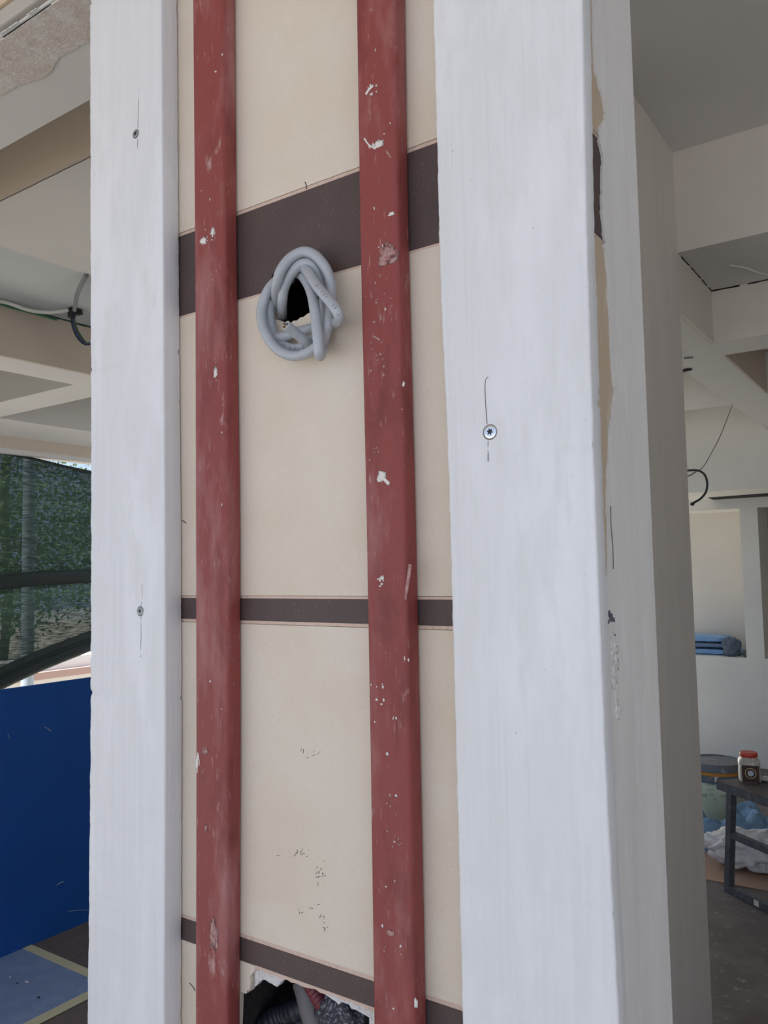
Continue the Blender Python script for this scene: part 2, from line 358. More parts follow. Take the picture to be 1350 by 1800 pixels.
# right: tall bay, dropped panel, then coffers
C('ceiling_panel', -1.6, 3.2, .6, 2.70, HIGH, HIGH+.1, ceilpaint)
C('ceiling_panel', -.80, 3.2, .1, .6, HIGH, HIGH+.1, ceilpaint)
C('ceiling_panel', .6, 3.2, -1.8, .1, HIGH, HIGH+.1, ceilpaint)  # unseen eave added on the right to dim the tall bay
C('ceiling_panel', -.80, .6, -3.6, .1, HIGH, HIGH+.1, facadebeige)  # unseen deep eave added to shade the column front
C('ceiling_panel', -4.9, -.80, -3.6, .19, HIGH, HIGH+.1, facadebeige)  # left part of the added eaves, keeps sky light off the boards
C('coffer_face', -1.6, 3.2, 2.70, 2.78, PAN, HIGH+.05, wallpaint)
C('ceiling_panel', -.83, 3.2, 2.78, 3.27, PAN, PAN+.08, panelgrey)
C('ceiling_panel', -.83, 3.2, 2.70, 2.78, PAN-.001, PAN, panelgrey)
C('coffer_face', -.845, -.828, 2.70, 3.288, SOF+.001, PAN+.05, wallpaint)
C('coffer_face', -.828, 3.2, 3.27, 3.288, SOF+.001, PAN+.05, wallpaint)
C('beam', -1.08, -.845, 2.70, 6.1, SOF, PAN+.1, ceilpaint)
C('beam', -.845, 3.2, 3.288, 3.53, SOF, PAN+.1, ceilpaint)
C('beam', -.845, 3.2, 4.64, 4.88, SOF, PAN+.1, ceilpaint)
C('coffer_face', -.845, -.835, 3.53, 4.64, SOF+.001, PAN+.05, coffer_face)
C('ceiling_panel', -.845, 3.2, 3.53, 4.64, PAN, PAN+.08, coffer_face)
C('ceiling_panel', -.845, 3.2, 4.88, 6.1, PAN, PAN+.08, wallgrey)
C('beam', -2.4, -1.08, 2.70, 3.7, SOF, PAN+.1, ceilpaint)
C('beam', -2.16, -1.08, 4.63, 4.88, SOF, PAN+.1, ceilpaint)
C('beam', -2.4, -2.16, 3.7, 6.1, SOF, PAN+.1, ceilpaint)
C('ceiling_panel', -2.16, -1.08, 3.7, 4.63, PAN, PAN+.08, wallpaint)
C('ceiling_panel', -2.16, -1.08, 4.88, 6.1, PAN, PAN+.08, wallpaint)
C('added_court_fascia', -3.485, -2.7, 3.55, 3.6, SOF, 3.295, ceilpaint)  # rim of an unseen court, added to let daylight into the back
C('added_court_fascia', -2.75, -2.7, 3.6, 6.1, SOF, 3.295, ceilpaint)  # right rim of the same added light court
C('ceiling_panel', -3.485, -2.7, 2.19, 3.55, PAN, PAN+.08, wallgrey)
C('ceiling_panel', -2.7, -2.4, 2.19, 6.1, PAN, PAN+.08, wallgrey)
BULK = at(1275, 862, 'Y', 6.1).z
C('bulkhead', -2.7, 3.2, 6.1, 7.4, BULK, PAN+.1, wallgrey)
# cracks along the coffer joints
def crack_line(pts, r, m, parent, name='crack', seed=0, gaps=()):
    rnd = random.Random(seed); path = []
    for a, b in zip(pts, pts[1:]):
        a, b = Vector(a), Vector(b); n = max(2, int((b-a).length/.03))
        path += [a.lerp(b, i/n)+Vector([rnd.uniform(-r, r)*.5 for _ in range(3)]) for i in range(n)]
    path.append(Vector(pts[-1]))
    V, Fc = [], []; k = 0; cur = []
    def flush():
        nonlocal V, Fc, cur
        if len(cur) > 1:
            v, f = tube_data(cur, r, 5); o = len(V); V += v; Fc += [[i+o for i in q] for q in f]
        cur = []
    for p in path:
        cur.append(p)
        if gaps and rnd.random() < gaps: flush()
    flush(); return mesh(name, V, Fc, m, parent)
crack_line([(-2.9, .839, PAN-.0015), (-1.6, .839, PAN-.0015)], .0016, crackm, ceil, seed=1)
crack_line([(-3.484, .9, PAN-.001), (-3.484, 1.95, PAN-.001)], .006, mat('green_black_gap', (.03, .06, .045), .9), ceil, seed=2)
crack_line([(-.827, 2.75, PAN-.001), (-.827, 3.27, PAN-.001)], .003, black, ceil, seed=3, gaps=.25)
crack_line([(-.827, 3.269, PAN-.001), (.6, 3.269, PAN-.001)], .0045, black, ceil, seed=4, gaps=.12)
# rough plaster on the underside of the near beam
rnd = random.Random(3)
edge = [(x, .292+.010*noise.noise(Vector((x*9, 0, 0)))+.005*noise.noise(Vector((x*60, 1, 0)))+.004*noise.noise(Vector((x*190, 1, 0)))+(.02*math.exp(-((x+1.42)/.05)**2))-.03*max(0, x+1.45)) for x in [-2.2+i*.003 for i in range(400)]]
prism_xy('rough_patch', [(-2.2, .195)]+edge+[(-1.012, .195)], SOF-.0025, SOF, rough_plaster, ceil)
V, Fc = [], []
tr = thing('trim_1', 'grey rounded trim with crumbling edge above the rough beam', None, (-1.5, .18, SOF), kind='structure')
box('moulding', -3.2, -.8, .176, .19, SOF+.004, SOF+.036, moulding_m, tr, .004)
crack_line([(-2.2, .186, SOF-.001), (-1.0, .186, SOF+.001)], .0013, crumb, tr, 'crumbled_edge', 6, .25)
crack_line([(-2.2, .194, SOF-.001), (-1.0, .194, SOF-.0005)], .0010, black, tr, 'shadow_line', 7, .1)  # black line drawn in as the shadow under the trim
o = box('wall_front', -4.9, -.80, .172, .19, SOF+.037, HIGH, facadebeige); tag(o, 'beige facade strip above the rough beam', kind='structure')

# interior walls
o = box('wall_middle', -1.5, -.828, 1.70, 2.70, FZ, HIGH, pierpaint); tag(o, 'grey-white pier wall behind the clad column', kind='structure')
YB = 6.98
wb = tag(bpy.data.objects.new('wall_back', None), 'pale wall with recessed niches at the back of the room', kind='structure'); COL.objects.link(wb); wb.location = (-1.3, YB, FZ)
B = lambda n, *a: box(n, *a[:6], a[6], wb)
zL, zH = at(1300, 1156, 'Y', YB).z, at(1298, 894, 'Y', YB).z
pl, pr = at(1306, 1030, 'Y', YB).x, at(1338, 1030, 'Y', YB).x
B('lower_wall', -5.5, 3.2, YB, YB+.45, FZ, zL, wallgrey)
B('header', -2.7, 3.2, YB, YB+.45, zH, BULK, wallgrey)
B('pillar', pl, pr, YB, YB+.45, zL, zH, wallgrey)
B('pillar', -5.5, -3.6, YB, YB+.45, zL, zH, wallgrey)
B('pillar', .3, 3.2, YB, YB+.45, zL, zH, wallgrey)
B('added_court_wall', -5.5, -2.7, YB, YB+.45, zH, 3.3, wallgrey)  # upper wall of the added light court
B('niche_back', -3.6, pl+.05, YB+.45, YB+.5, zL-.1, zH+.1, wallpaint)
B('niche_back', pr-.05, .3, YB+.45, YB+.5, zL-.1, zH+.1, coffer_face)
qa, qb, qc, qd = at(1244, 875, 'Z', BULK-.002), at(1264, 882, 'Z', BULK-.002), at(1500, 865, 'Z', BULK-.002), at(1500, 856, 'Z', BULK-.002)
prism_xy('air_slot', [(q.x, q.y) for q in (qa, qb, qc, qd)], BULK-.003, BULK, black, ceil)
wr = tag(bpy.data.objects.new('added_wall_right', None), 'unseen wall added on the right to cut the side light', kind='structure'); COL.objects.link(wr); wr.location = (3.2, 1, FZ)
for y0, y1, z0, z1 in ((-.9, YB+.5, FZ, HIGH),):
    box('added_wall_section', 3.2, 3.4, y0, y1, z0, z1, wallpaint, wr)  # unseen wall put in to darken the faces turned right


# ================================================================== clad column
XS, XL = -.234, -.800
col = thing('clad_column', 'column clad in beige panels with dark brown bands', 'column', (-.52, .09, FZ))
zt = 3.15
# front: beige fields, brown bands and pink edge strips; a hole is broken through behind the cable
hx0, hx1 = -.549, -.484
hole_bot = [(-.549, 1.7525), (-.541, 1.752), (-.5335, 1.7485), (-.529, 1.7462), (-.524, 1.7452), (-.520, 1.7470), (-.516, 1.7462), (-.511, 1.7485), (-.507, 1.7482), (-.502, 1.7505), (-.497, 1.7512), (-.490, 1.753), (-.484, 1.7535)]
hole_top = [(-.484, 1.7985), (-.500, 1.8035), (-.515, 1.802), (-.530, 1.8045), (-.549, 1.800)]
prism_xz('beige_panel', [(XL, 1.8790), (XS, 1.8790), (XS, zt), (XL, zt)], 0, .012, beige, col)
prism_xz('edge_strip', [(XL, 1.8752), (XS, 1.8752), (XS, 1.8785), (XL, 1.8785)], .0006, .012, pink, col)
prism_xz('brown_band', [(XL, 1.7845), (hx0, 1.7845)]+hole_top[::-1]+[(hx1, 1.7845), (XS, 1.7845), (XS, 1.8748), (XL, 1.8748)], .0004, .012, brown, col)
prism_xz('edge_strip', [(XL, 1.7822), (hx0, 1.7822), (hx0, 1.7842), (XL, 1.7842)], .0006, .012, pink, col)
prism_xz('edge_strip', [(hx1, 1.7822), (XS, 1.7822), (XS, 1.7842), (hx1, 1.7842)], .0006, .012, pink, col)
prism_xz('beige_panel', [(XL, 1.4757), (XS, 1.4757), (XS, 1.7818), (hx1, 1.7818)]+hole_bot[::-1]+[(hx0, 1.7818), (XL, 1.7818)], 0, .012, beige, col)
prism_xz('edge_strip', [(XL, 1.4728), (XS, 1.4728), (XS, 1.4753), (XL, 1.4753)], .0006, .012, pink, col)
prism_xz('brown_band', [(XL, 1.4508), (XS, 1.4508), (XS, 1.4725), (XL, 1.4725)], .0004, .012, brown, col)
prism_xz('edge_strip', [(XL, 1.4474), (XS, 1.4474), (XS, 1.4505), (XL, 1.4505)], .0006, .012, pink, col)
prism_xz('beige_panel', [(XL, 1.1420), (XS, 1.1420), (XS, 1.4470), (XL, 1.4470)], 0, .012, beige, col)
prism_xz('edge_strip', [(XL, 1.1380), (XS, 1.1380), (XS, 1.1417), (XL, 1.1417)], .0004, .012, pink, col)
prism_xz('brown_band', [(XL, 1.1158), (XS, 1.1158), (XS, 1.1377), (XL, 1.1377)], .0004, .012, brown, col)
def crop6(L, Y=0): return [(lambda q: (q.x, q.z))(at(410+x/5.19, 1640+y/5.19, 'Y', Y)) for x, y in L]
brk = crop6([(195, 312), (200, 338), (178, 362), (152, 400), (156, 450), (150, 522), (128, 520), (115, 556), (90, 545), (45, 522), (20, 560)])
prism_xz('beige_panel', [(XL, 1.1154), (brk[0][0], 1.1154)]+brk[1:]+[(-.615, .95), (-.60, FZ), (XL, FZ)], 0, .012, beige, col)
prism_xz('beige_panel', [(-.405, 1.1154), (XS, 1.1154), (XS, FZ), (-.42, FZ), (-.41, .9)], 0, .012, beige, col)
prism_xz('edge_strip', [(brk[0][0], 1.1156)]+[(brk[0][0]+(-.405-brk[0][0])*i/30, 1.1125+random.uniform(-.0012, .0012)) for i in range(31)]+[(-.405, 1.1156)], .0008, .010, pink, col)
prism_xz('broken_core', crop6([(195, 320), (345, 365), (480, 410), (455, 432), (425, 460), (402, 492), (372, 478), (352, 462), (330, 455), (300, 432), (265, 424), (238, 445), (205, 486), (195, 480)], .004), .004, .011, foam, col)
prism_xz('broken_core', crop6([(780, 520), (1330, 715), (1330, 860), (1240, 860), (1242, 772), (1190, 742), (1120, 702), (1075, 690), (1058, 655), (1020, 640), (985, 628), (962, 656), (935, 625), (890, 598), (850, 568)], .004), .004, .011, foam, col)
# sides and core
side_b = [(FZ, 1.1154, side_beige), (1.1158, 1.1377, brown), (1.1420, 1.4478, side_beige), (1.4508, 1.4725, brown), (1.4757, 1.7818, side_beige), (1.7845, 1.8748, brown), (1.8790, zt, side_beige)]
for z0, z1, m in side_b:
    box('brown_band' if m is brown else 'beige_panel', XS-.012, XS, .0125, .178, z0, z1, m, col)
for z0, z1 in ((1.1380, 1.1417), (1.4482, 1.4505), (1.4728, 1.4753), (1.7822, 1.7842), (1.8752, 1.8785)):
    box('edge_strip', XS-.012, XS-.0004, .0125, .178, z0, z1, pink, col)
box('beige_panel', XL, XL+.012, .0125, .178, FZ, zt, beige, col)
box('core', XL+.013, XS-.013, .120, .178, FZ, zt, cavity, col)
box('core', XL+.013, -.625, .0125, .120, FZ, zt, cavity, col)
box('core', -.40, XS-.013, .0125, .120, FZ, zt, cavity, col)
box('core', -.625, -.40, .0125, .120, FZ, .95, cavity, col)
# plaster coat on the right side, with a ragged front edge
pe = [(0, 1043), (60, 1044), (100, 1045), (125, 1047), (150, 1053), (170, 1059), (190, 1063.5), (205, 1064), (215, 1061.5), (218, 1056), (226, 1053), (238, 1055.5), (245, 1052), (255, 1055), (270, 1058), (285, 1060.5), (295, 1059), (330, 1059), (350, 1058), (372, 1058), (395, 1060), (410, 1061), (425, 1064), (432, 1060), (440, 1063), (450, 1066), (470, 1067), (500, 1070), (520, 1069), (560, 1072.5), (580, 1073.5), (600, 1075), (630, 1076), (650, 1078), (675, 1079.5), (690, 1081.5), (700, 1080), (730, 1076.5), (745, 1074), (780, 1072), (820, 1070), (860, 1068), (900, 1068.5), (920, 1069), (960, 1070), (985, 1070), (1005, 1069), (1012, 1064), (1020, 1058)]
ragp = []
for y, x in pe:
    q = at(x, y, 'X', XS+.002); ragp.append((q.y, q.z))
top_y = ragp[0][0]
fine = []
for a, b in zip(ragp, ragp[1:]):
    for i in range(3):
        t = i/3; fine.append((a[0]+(b[0]-a[0])*t+random.uniform(-.0014, .0014), a[1]+(b[1]-a[1])*t))
fine.append(ragp[-1])
side = [(top_y, zt)]+fine+[(.002, fine[-1][1]-.02), (.002, FZ), (.183, FZ), (.183, zt)]
prism_yz('plaster_coat', side, XS+.0025, XS+.0002, plaster, col)
box('plaster_coat', XS-.012, XS+.0002, .1785, .183, FZ, zt, plaster, col)
def side_mark(pts, r, m, name): tube(name, [at(x, y, 'X', XS+.0027) for x, y in pts], r, m, col, 6, 4)
side_mark([(1073, 890), (1074, 925), (1077, 960), (1078, 1000)], .0006, mat('side_crack', (.20, .16, .13), .9), 'crack')
for x, y, s in ((1071, 1079, 2.6), (1074, 1086, 3.6), (1070, 1093, 1.6), (1079, 1090, 1.8), (1080, 1117, 1.8)):
    q = at(x, y, 'X', XS+.0026); blob('dark_smudge', q, (.0006, s*.0012, s*.0011), mat('smudge', (.12, .12, .15), .9), col, .5, 3, x, 2)
for i in range(26):     # trowelled crumbs below the gap
    y = 1120+i*5.5; q = at(1076+random.uniform(-3, 4)+i*.35, y, 'X', XS+.0025)
    blob('plaster_crumb', q, (.0012, random.uniform(.002, .006), random.uniform(.002, .007)), plaster, col, .6, 3, i, 2)
# scribbles of dirt on the beige fields
dirt = mat('dark_speck', (.10, .075, .055), .9)
for cx, cy, n, sx, sy in ((545, 1325, 8, 22, 12), (520, 1503, 14, 22, 10), (560, 1537, 16, 16, 16), (545, 1610, 8, 24, 22), (570, 1625, 6, 6, 14)):
    for i in range(n):
        a = at(cx+random.gauss(0, .5)*sx, cy+random.gauss(0, .5)*sy, 'Y', -.0002); L = random.uniform(.0006, .004)
        th = random.choice((0, .3, 1.5, 1.2)); b = a+Vector((math.cos(th)*L, 0, math.sin(th)*L))
        tube('speck', [a, (a+b)/2+Vector((.0004, 0, 0)), b], random.uniform(.0001, .00028), dirt, col, 5, 2)
for (x0, y0), (x1, y1) in (((333, 1728), (343, 1742)), ((536, 320), (538, 332)), ((320, 915), (327, 920))):
    tube('crack', [at(x0, y0, 'Y', -.0002), at((x0+x1)/2+1.5, (y0+y1)/2, 'Y', -.0002), at(x1, y1, 'Y', -.0002)], .0005, dirt, col, 5, 3)

# things in the cavity at the bottom
cc = lambda x, y, Y: at(410+x/5.19, 1640+y/5.19, 'Y', Y)
o = thing('corrugated_conduit', 'dark ribbed conduit inside the broken column base', 'conduit', cc(300, 900, .05))
tube('pipe', [cc(180, 930, .05), cc(330, 800, .055), cc(470, 735, .06), cc(600, 690, .06), cc(640, 640, .07)], .0105, conduit_grey, o, 14, 14, .06)
o = thing('corrugated_conduit', 'upright dark conduit crossing behind in the broken column base', 'conduit', cc(600, 900, .07))
tube('pipe', [cc(620, 560, .085), cc(615, 700, .08), cc(640, 960, .075)], .012, conduit_grey, o, 14, 10, .04)
o = thing('conduit', 'pale smooth conduit beside the red one in the broken base', 'conduit', cc(700, 900, .05))
tube('pipe', [cc(650, 430, .055), cc(690, 560, .052), cc(720, 700, .05), cc(800, 900, .05)], .013, conduit_pale, o, 16, 10)
o = thing('corrugated_conduit', 'red ribbed conduit inside the broken column base', 'conduit', cc(850, 900, .04))
tube('pipe', [cc(690, 420, .045), cc(770, 560, .042), cc(850, 690, .040), cc(960, 900, .038)], .0085, conduit_red, o, 14, 14, .07)
o = blob('mortar_lump', cc(1080, 790, .04), (.034, .022, .034), speckle, None, .35, 3, 4, 4); tag(o, 'speckled grey mortar lump inside the broken base', 'mortar')

# ================================================================== red steel tubes
def steel(label, Lpx, Rpx, seed):
    Lx = polyx([at(x, y, 'Y', -.017) for x, y in Lpx]); Rx = polyx([at(x, y, 'Y', -.006) for x, y in Rpx])
    t = thing('steel_tube', label, 'steel tube', (Lx(1.5)+.019, -.0105, FZ), 'red steel tubes on the column')
    loft_profile('tube_wall', FZ, 3.1, 60, Lx, Rx, -.0205, -.0004, .0042, red, t, 0, seed)
    return t
tl = steel('narrower-looking red primed steel tube beside the left white board', [(341, 0), (345, 500), (346, 900), (347, 1300), (346, 1800)], [(409, 0), (412, 400), (418, 900), (419, 1300), (417, 1800)], 1)
tr2 = steel('paint-splashed red primed steel tube beside the right white board', [(628, 0), (634, 400), (645, 900), (652, 1300), (659, 1800)], [(709, 0), (715, 400), (728, 900), (736, 1300), (746, 1800)], 2)
def splash(parent, x, y, w_, h_, m=splat, seed=0, Y=-.0207, n=1, name='paint_splash', t=.0008):
    """one dried blot of w_ x h_ photo pixels, or n small flecks strewn over that field"""
    rnd = random.Random(seed*31+int(x)+int(y))
    for i in range(n):
        q = at(x+(rnd.uniform(-1, 1)*w_ if n > 1 else 0), y+(rnd.uniform(-1, 1)*h_ if n > 1 else 0), 'Y', Y)
        a, b = (w_, h_) if n == 1 else (rnd.uniform(.8, 3.2), rnd.uniform(1, 4.5))
        blob(name, q, (a*.00042, t*.6, b*.00038), m, parent, .9, 2.2, rnd.random()*50, 3 if n == 1 else 2)
def smear(parent, pts, r, m=splat, Y=-.0207, name='paint_splash'):
    P = spline([at(x, y, 'Y', Y) for x, y in pts], 8); V, Fc = tube_data(P, r, 8)
    V = [Vector((v.x, Y+(v.y-Y)*.25 if True else 0, v.z)) for v in V]
    mesh(name, V, Fc, m, parent, True)
T = tr2
smear(T, [(643, 166), (648, 158), (656, 150)], .0013); splash(T, 655, 158, 8, 8, n=5)
splash(T, 657, 252, 14, 8, n=7, seed=2); splash(T, 664, 254, 13, 8, seed=3); smear(T, [(640, 243), (648, 254), (660, 262)], .0007); smear(T, [(678, 264), (688, 278)], .0008, pinkish_smear)
splash(T, 688, 376, 7, 4, seed=4); splash(T, 680, 448, 20, 24, pinkish_smear, 5, t=.0003)
smear(T, [(668, 835), (675, 842), (684, 851)], .0017); splash(T, 670, 838, 9, 12, seed=6); splash(T, 660, 800, 12, 30, pinkish_smear, 6, n=6, t=.0003)
splash(T, 703, 720, 5, 9, seed=7, Y=-.0190); splash(T, 709, 675, 3, 6, seed=8, Y=-.018); splash(T, 709, 820, 3, 5, seed=9, Y=-.0182)
smear(T, [(655, 590), (662, 594), (668, 598)], .0008, pinkish_smear); splash(T, 665, 640, 16, 40, pinkish_smear, 11, n=14, t=.0003); splash(T, 672, 520, 18, 50, pinkish_smear, 12, n=16, t=.0003)
smear(T, [(721, 992), (717, 1022), (711, 1054)], .0018, pinkish_smear, -.0195); splash(T, 712, 1156, 7, 8, seed=13, n=5, Y=-.0200); splash(T, 671, 1016, 5, 4, seed=14); splash(T, 676, 1023, 12, 9, seed=15, n=5)
splash(T, 692, 1265, 6, 5, n=3, seed=16); splash(T, 681, 1325, 3, 4, seed=17); splash(T, 668, 1238, 20, 40, n=9, seed=18)
splash(T, 690, 1675, 18, 12, pinkish_smear, 19, n=4, t=.0003); splash(T, 686, 1640, 9, 6, pinkish_smear, 20); splash(T, 731, 1763, 4, 10, seed=21, Y=-.019); splash(T, 690, 1440, 16, 70, pinkish_smear, 22, n=14, t=.0003); splash(T, 672, 290, 26, 260, n=9, seed=23); splash(T, 690, 1560, 26, 220, n=7, seed=24)
T = tl
splash(T, 368, 412, 10, 14, n=6, seed=31); splash(T, 357, 424, 10, 10, seed=32); splash(T, 374, 408, 6, 14, seed=33); splash(T, 379, 655, 8, 30, pinkish_smear, 34, n=7, t=.0003); splash(T, 379, 655, 5, 14, seed=35, t=.0004)
splash(T, 349, 1345, 10, 36, seed=36, Y=-.0195, t=.002); splash(T, 360, 1320, 9, 10, pinkish_smear, 37); splash(T, 376, 1645, 12, 36, pinkish_smear, 38, t=.0003); splash(T, 362, 1455, 3, 8, pinkish_smear, 39); splash(T, 372, 300, 20, 250, n=5, seed=40); splash(T, 372, 1000, 20, 300, n=4, seed=41)

# ================================================================== white boards
YF = -.0245
def board(label, Lpx, Rpx, seed, yb=-.0006):
    Lx = polyx([at(x, y, 'Y', YF+.003) for x, y in Lpx]); Rx = polyx([at(x, y, 'Y', YF+.003) for x, y in Rpx])
    t = thing('wooden_board', label, 'board', ((Lx(1.5)+Rx(1.5))/2, YF/2, FZ), 'white boards on the column')
    loft_profile('plank_body', FZ, 3.1, 800, Lx, Rx, YF, yb, .0022, white_wood, t, .0009, seed, 3)
    return t
bl = board('white painted wooden board at the left edge of the column', [(161, 0), (162, 500), (163, 900), (162, 1300), (157, 1800)], [(287, 0), (290, 500), (293, 900), (294, 1300), (292, 1800)], 11)
br = board('wide white painted wooden board at the right edge of the column', [(763, 0), (770, 250), (776, 500), (791, 850), (803, 1300), (815, 1800)], [(1026, 0), (1033, 400), (1049, 900), (1067, 1350), (1090, 1800)], 12, -.0055)
def screw(parent, x, y, r, m, cr, sunk=.0006):
    c = at(x, y, 'Y', YF)
    s = disc('screw', (c.x, YF+.0012, c.z), (0, -1, 0), r, .0012+sunk, m, parent, 32, .0004)
    disc('star_recess', (c.x, YF-sunk-.0003, c.z), (0, -1, 0), r*.50, .0003, screwhole, s, 36, 0, True)
    disc('countersink', (c.x-.0004, YF+.0010, c.z-.0002), (0, -1, 0), r*1.16, .0011, crackm, s, 32)
    for k, pts in enumerate(cr):
        V, Fc = tube_data(spline([at(a, b, 'Y', YF-.00002) for a, b in pts], 8), .00035, 6)
        V = [Vector((v.x, YF+(v.y-YF)*.4, v.z)) for v in V]; mesh('crack', V, Fc, crackm, parent)
screw(br, 862, 759, .0054, zinc, [[(858, 662), (853, 671), (853, 700), (856, 745)], [(858, 775), (858, 812)]])
screw(bl, 239, 235, .0045, dullzinc, [[(244, 156), (243, 200), (242, 226)], [(242, 243), (241, 273)]])
screw(bl, 247, 1074, .0048, dullzinc, [[(249, 1028), (250, 1045), (248, 1064)], [(248, 1084), (248, 1120), (247, 1155)]])

# ================================================================== grey cable
def kk(L): return spline([at(420+x/6.136, 400+y/6.136, 'Y', Y) for x, y, Y in L], 10)
cab = thing('electrical_cable', 'knotted grey electrical cable hanging from the hole in the column', 'cable', at(530, 540, 'Y', -.01))
paths = [
 # outer arch and big ring
 [(420, 960, .02), (405, 870, .004), (400, 740, -.012), (410, 610, -.026), (450, 470, -.030), (540, 345, -.026), (650, 275, -.022), (740, 265, -.020), (840, 315, -.019), (930, 430, -.018), (985, 570, -.018), (995, 720, -.018), (985, 870, -.022), (965, 1020, -.026), (920, 1170, -.024), (840, 1280, -.020), (730, 1355, -.020), (600, 1385, -.020), (460, 1345, -.021), (340, 1230, -.022), (265, 1080, -.022), (240, 930, -.020), (265, 790, -.018), (330, 655, -.016), (410, 575, -.012), (480, 545, -.004), (560, 560, .02)],
 # inner arch and inner ring
 [(470, 1000, .03), (468, 930, .006), (468, 800, -.012), (490, 650, -.018), (560, 505, -.020), (650, 410, -.019), (740, 385, -.017), (820, 440, -.015), (880, 560, -.012), (915, 700, -.011), (920, 860, -.011), (895, 1020, -.011), (850, 1150, -.010), (760, 1250, -.009), (630, 1305, -.008), (490, 1275, -.008), (390, 1165, -.008), (340, 1020, -.008), (330, 880, -.008), (355, 770, -.006), (410, 680, .002), (470, 640, .02)],
 # long front strand that turns back at the bottom
 [(560, 470, .03), (610, 490, .008), (670, 510, -.008), (740, 600, -.018), (790, 730, -.027), (820, 900, -.034), (840, 1080, -.037), (858, 1250, -.037), (868, 1365, -.034), (880, 1378, -.027), (900, 1300, -.012), (930, 1180, -.008), (960, 1060, -.006)],
 # short front strand that turns back on the right
 [(660, 430, -.006), (720, 450, -.018), (770, 520, -.027), (850, 640, -.033), (950, 760, -.037), (1040, 870, -.038), (1080, 960, -.035), (1070, 1010, -.028), (1010, 1040, -.016), (930, 1060, -.004), (850, 1075, -.001), (760, 1095, -.003), (650, 1125, -.006), (540, 1160, -.009), (390, 1200, -.012)],
 # cut stub pointing at the viewer
 [(506, 1056, -.040), (560, 1098, -.034), (640, 1160, -.026), (720, 1225, -.018), (800, 1270, -.006)]]
V, Fc = [], []; CP = []
for L in paths:
    P = kk(L); CP.append(P); v, f = tube_data(P, .0050, 16); o0 = len(V); V += v; Fc += [[i+o0 for i in q] for q in f]
mesh('sheath', V, Fc, cable_mat, cab, True).data.set_sharp_from_angle(angle=1.0)
for P in (CP[4], CP[3][::-1]):
    a = P[0]; t = (P[0]-P[1]).normalized()
    disc('cut_end', a-t*.0002, t, .0043, .0004, cable_in, cab, 20)
    s = t.orthogonal().normalized(); u = t.cross(s)
    for k in range(3):
        th = 2.1*k+.4; c = a+s*math.cos(th)*.0021+u*math.sin(th)*.0021
        cdt = disc('conductor', c, t, .00125, .0012, (wire_brown, wire_blue, wire_green)[k], cab, 14)
        disc('copper_strand', c+t*.0012, t, .0007, .0012, copper, cdt, 10)
def text_on(txt, P, i0, i1, size, m, parent, name):
    """printed characters along a stretch of the cable, on the side that faces the viewer"""
    n = len(txt)
    for k, ch in enumerate(txt):
        if ch == ' ': continue
        s = i0+(i1-i0)*(k+.5)/n; i = int(s); fr = s-i
        p = P[i].lerp(P[i+1], fr); t = (P[i+1]-P[i]).normalized()
        if t.dot(rt) < 0: t = -t
        nrm = (EYE-p); nrm = (nrm-t*nrm.dot(t)).normalized(); upv = nrm.cross(t)
        fc = bpy.data.curves.new(name, 'FONT'); fc.body = ch; fc.size = size; fc.align_x = 'CENTER'; fc.align_y = 'CENTER'
        fo = bpy.data.objects.new(name, fc); COL.objects.link(fo)
        dg = bpy.context.evaluated_depsgraph_get(); me = bpy.data.meshes.new_from_object(fo.evaluated_get(dg))
        bpy.data.objects.remove(fo)
        M = Matrix(((t.x, upv.x, nrm.x), (t.y, upv.y, nrm.y), (t.z, upv.z, nrm.z)))
        for v in me.vertices: v.co = p+nrm*.00508+M @ v.co
        link(name, me, m, parent)
text_on('01427  25 2', CP[3], 31, 58, .0042, ink, cab, 'printed_mark')
text_on('0700 SP 0 45', CP[1], 126, 150, .0040, ink, cab, 'printed_mark')

# ================================================================== left background
XB = at(0, 1685, 'Z', FZ).x; zB = at(80, 1202, 'X', XB).z
bp_ = thing('blue_board', 'navy blue board standing on edge on the floor', 'board', (XB-.01, 1.8, FZ))
prism_yz('board_face', [(.3, FZ), (4.2, FZ), (4.2, zB), (.3, zB)], XB, XB-.022, navy, bp_)
for x0, y0, x1, y1, r in ((78, 1278, 90, 1286, .005), (100, 1556, 112, 1550, .005), (120, 1602, 156, 1600, .003), (14, 1290, 16, 1298, .003)):
    a, b = at(x0, y0, 'X', XB+.0005), at(x1, y1, 'X', XB+.0005); tube('scuff', [a, (a+b)/2+Vector((0, 0, .003)), b], r*.5, scuff, bp_, 6, 4)
# floor sheet with tape border
tx0, tx1 = at(156, 1743, 'Z', FZ).x, at(156, 1757, 'Z', FZ).x; ty1, ty0 = at(100, 1681, 'Z', FZ).y, at(120, 1704, 'Z', FZ).y
sh = thing('floor_sheet', 'blue protective sheet taped to the floor beside the navy board', 'sheet', (tx0-.3, 1.3, FZ))
V, Fc = [], []; NX, NY = 40, 60; x0s, x1s, y0s, y1s = XB+.001, tx0+.012, .1, ty0+.012
for j in range(NY+1):
    for i in range(NX+1):
        x = x0s+(x1s-x0s)*i/NX; y = y0s+(y1s-y0s)*j/NY
        e = min(1, 6*min(1-i/NX, 1-j/NY)); z = .0025+e*(.006*max(0, noise.noise(Vector((x*6+y*3, y*4, 1))))+.003*max(0, noise.noise(Vector((x*16-y*14, y*3, 2)))))
        V.append((x, y, FZ+z))
for j in range(NY):
    for i in range(NX): a = j*(NX+1)+i; Fc.append([a, a+1, a+NX+2, a+NX+1])
mesh('sheet_body', V, Fc, sheet_mat, sh, True)
box('tape_strip', XB+.002, tx1, ty0, ty1, FZ+.0028, FZ+.0042, tape_mat, sh)
box('tape_strip', tx0, tx1, .1, ty0, FZ+.0028, FZ+.0042, tape_mat, sh)
